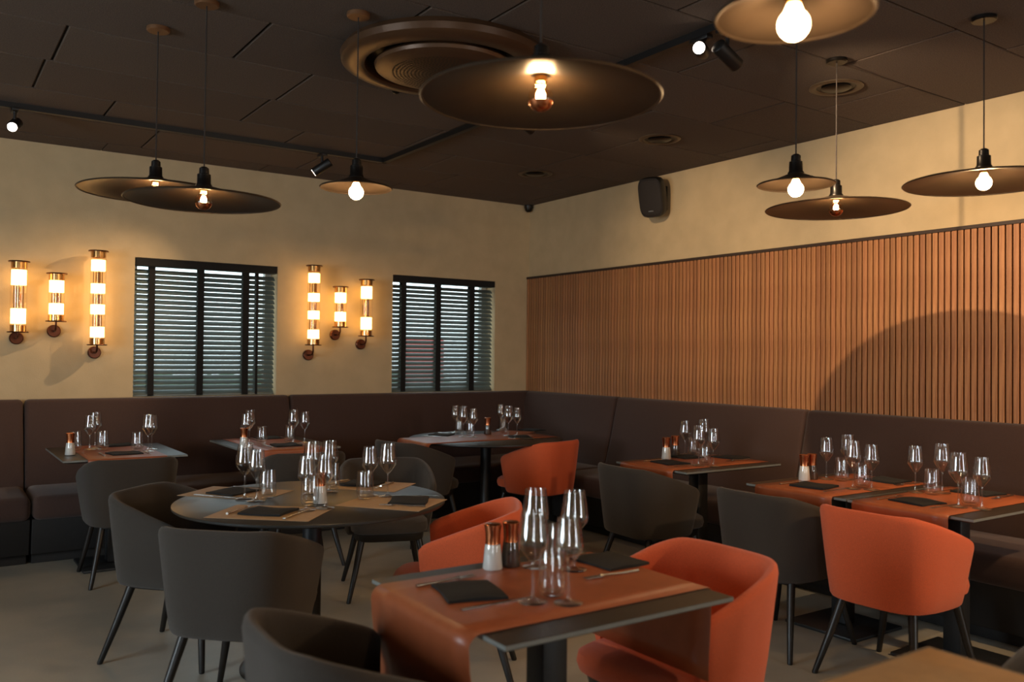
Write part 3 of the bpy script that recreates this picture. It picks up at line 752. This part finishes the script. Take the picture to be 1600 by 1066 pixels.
WH = {'front': 'on the nearest square table', 'w1': 'on the leftmost banquette table', 'w2': 'on the banquette table behind the near round table', 'round': 'on the near round table',
      'corner': 'on the round corner table', 'r1': 'on the slatted wall table nearest the corner', 'r2': 'on the middle slatted wall table', 'r3': 'on the right-edge table'}
GL = {'front': ['front left', 'front right', 'rear left', 'rear right'], 'w1': ['far left', 'second from left', 'front right', 'rear right'], 'w2': ['far left', 'second from left', 'second from right', 'far right'],
      'round': ['far left', 'second from left', 'centre front left', 'centre front right', 'centre rear left', 'centre rear right', 'second from right', 'far right'],
      'corner': ['far left', 'second from left', 'third from left', 'third from right', 'second from right', 'far right'],
      'r1': ['rear left', 'rear right', 'front left', 'front right'], 'r2': ['rear left', 'rear right', 'front left', 'front right'], 'r3': ['rear left', 'rear right', 'front left', 'front right']}
GS = {'front': 'LSLL', 'w1': 'SLLS', 'w2': 'SLLS', 'round': 'LSSSLLSL', 'corner': 'SLSSLS', 'r1': 'SLLS', 'r2': 'SLLS', 'r3': 'SLLS'}
TL = {'front': ['in front', 'at the rear'], 'w1': ['beside the salt', 'second from left', 'at the right'], 'w2': ['at the left', 'at the right'], 'round': ['at the left', 'at the front centre', 'at the rear centre', 'at the right'],
      'corner': ['leftmost', 'left of the mill', 'right of the mill'], 'r1': ['at the rear', 'in front'], 'r2': ['at the rear', 'in front'], 'r3': ['at the rear', 'in front']}
NL = {'front': ['at left', 'at right'], 'w1': ['in front', 'at the rear'], 'w2': ['in front', 'at the rear'], 'round': ['at the left rear', 'at the front', 'at the right', 'at the rear'],
      'corner': ['at the left', 'in front at right', 'at the far right'], 'r1': ['in front', 'behind the mills', 'at the rear right'], 'r2': ['in front', 'at the rear'], 'r3': ['in front', 'at the rear']}
NK = 0
for tb, d in SET.items():
    zz = TZ+.0035 if tb not in ('round', 'corner') else TZ+.0035
    for i, (x, y) in enumerate(d['g']):
        k = GS[tb][i]
        o = inst(protoW[k], 'w'+k, (x, y, zz), random.random()*6)
        tag(o, 'clear wine glass, %s %s' % (GL[tb][i].rstrip(','), WH[tb]), 'wine glass', 'wine glasses')
    for i, (x, y) in enumerate(d['t']):
        o = inst(protoT, 't', (x, y, zz), random.random()*6)
        tag(o, 'clear water tumbler %s %s' % (TL[tb][i], WH[tb]), 'tumbler', 'water tumblers')
    for kind, key in (('salt', 's'), ('pepper', 'p')):
        for (x, y) in d[key]:
            o = inst(protoM[kind], kind, (x, y, zz), random.random()*6)
            tag(o, ('white salt mill with copper top %s' if kind == 'salt' else 'dark pepper mill with copper top %s') % WH[tb], 'mill', 'copper-topped mills')
    for i, (x, y, w_, d_, a) in enumerate(d['n']):
        NK += 1
        if tb == 'corner' and i == 1: y -= .06
        if tb == 'round' and i == 2: x += .035; y -= .05
        if tb in ('w1', 'w2'): ang = 0; sd = (1, 0); wd, dd = .19, .17
        elif tb in ('round', 'corner'):
            c = RC if tb == 'round' else CC; ang = math.atan2(y-c[1], x-c[0]); wd, dd = .17, .19
        else: ang = 0; wd, dd = .17, .19
        rz = ang+math.radians(random.uniform(-9, 9)) if tb != 'front' else math.radians([-14, 3][i])
        o = mesh_obj('napkin', napkin_mesh(wd, dd, NK), NAP, None, True); o.location = (x, y, zz-.0005); o.rotation_euler = (0, 0, rz)
        tag(o, 'folded black napkin %s %s' % (NL[tb][i], WH[tb]), 'napkin', 'black napkins')
        if tb in ('corner',) and i == 2: continue
        # cutlery on both sides of the napkin, pointing towards the table centre
        along = {'front': 0 if i == 0 else PI, 'w1': PI/2 if i == 0 else -PI/2, 'w2': PI/2 if i == 0 else -PI/2, 'r1': 0 if i < 2 else PI, 'r2': 0 if i == 0 else PI, 'r3': 0 if i == 0 else PI}.get(tb, ang+PI)
        if tb == 'r1' and i == 1: continue
        lx, ly = -math.sin(along), math.cos(along)
        for nm, pr_, off in (('fork', fork0, .135), ('knife', knife0, -.135)):
            px, py = x+lx*off, y+ly*off
            lim = {'front': FRONT, 'w1': TW1, 'w2': TW2, 'r1': TR1, 'r2': TR2, 'r3': TR3}.get(tb)
            if lim:
                if along in (0, PI): py = min(max(py, lim[2]+.06), lim[3]-.045); px = min(max(px, lim[0]+.14), lim[1]-.14)
                else: px = min(max(px, lim[0]+.05), lim[1]-.05); py = min(max(py, lim[2]+.14), lim[3]-.14)
            c = inst(pr_, nm, (px, py, zz), along+math.radians(random.uniform(-4, 4)))
            tag(c, '%s by the napkin %s %s' % (nm, NL[tb][i], WH[tb]), nm, 'steel cutlery')

# paper placemats on the near round table
def placemat(x, y, deg, w_, d_, label, mt=PAPER, z=TZ+.0008):
    bm = bmesh.new(); box(bm, -w_/2, w_/2, -d_/2, d_/2, 0, .0012)
    o = mesh_obj('placemat', bm, mt); o.location = (x, y, z); o.rotation_euler = (0, 0, math.radians(deg)); tag(o, label, 'placemat', 'paper placemats'); return o
placemat(-3.86, -3.035, 42, .30, .44, 'tan paper placemat at the left rear of the near round table')
placemat(-3.895, -3.62, -42, .44, .31, 'tan paper placemat at the front left of the near round table')
placemat(-3.35, -3.655, 38, .33, .40, 'tan paper placemat at the right of the near round table')
placemat(-3.235, -3.135, -48, .42, .30, 'tan paper placemat at the rear right of the near round table')
placemat(-.90, -1.02, 35, .40, .30, 'brown placemat at the right rear of the round corner table', RUN, TZ+.0022)
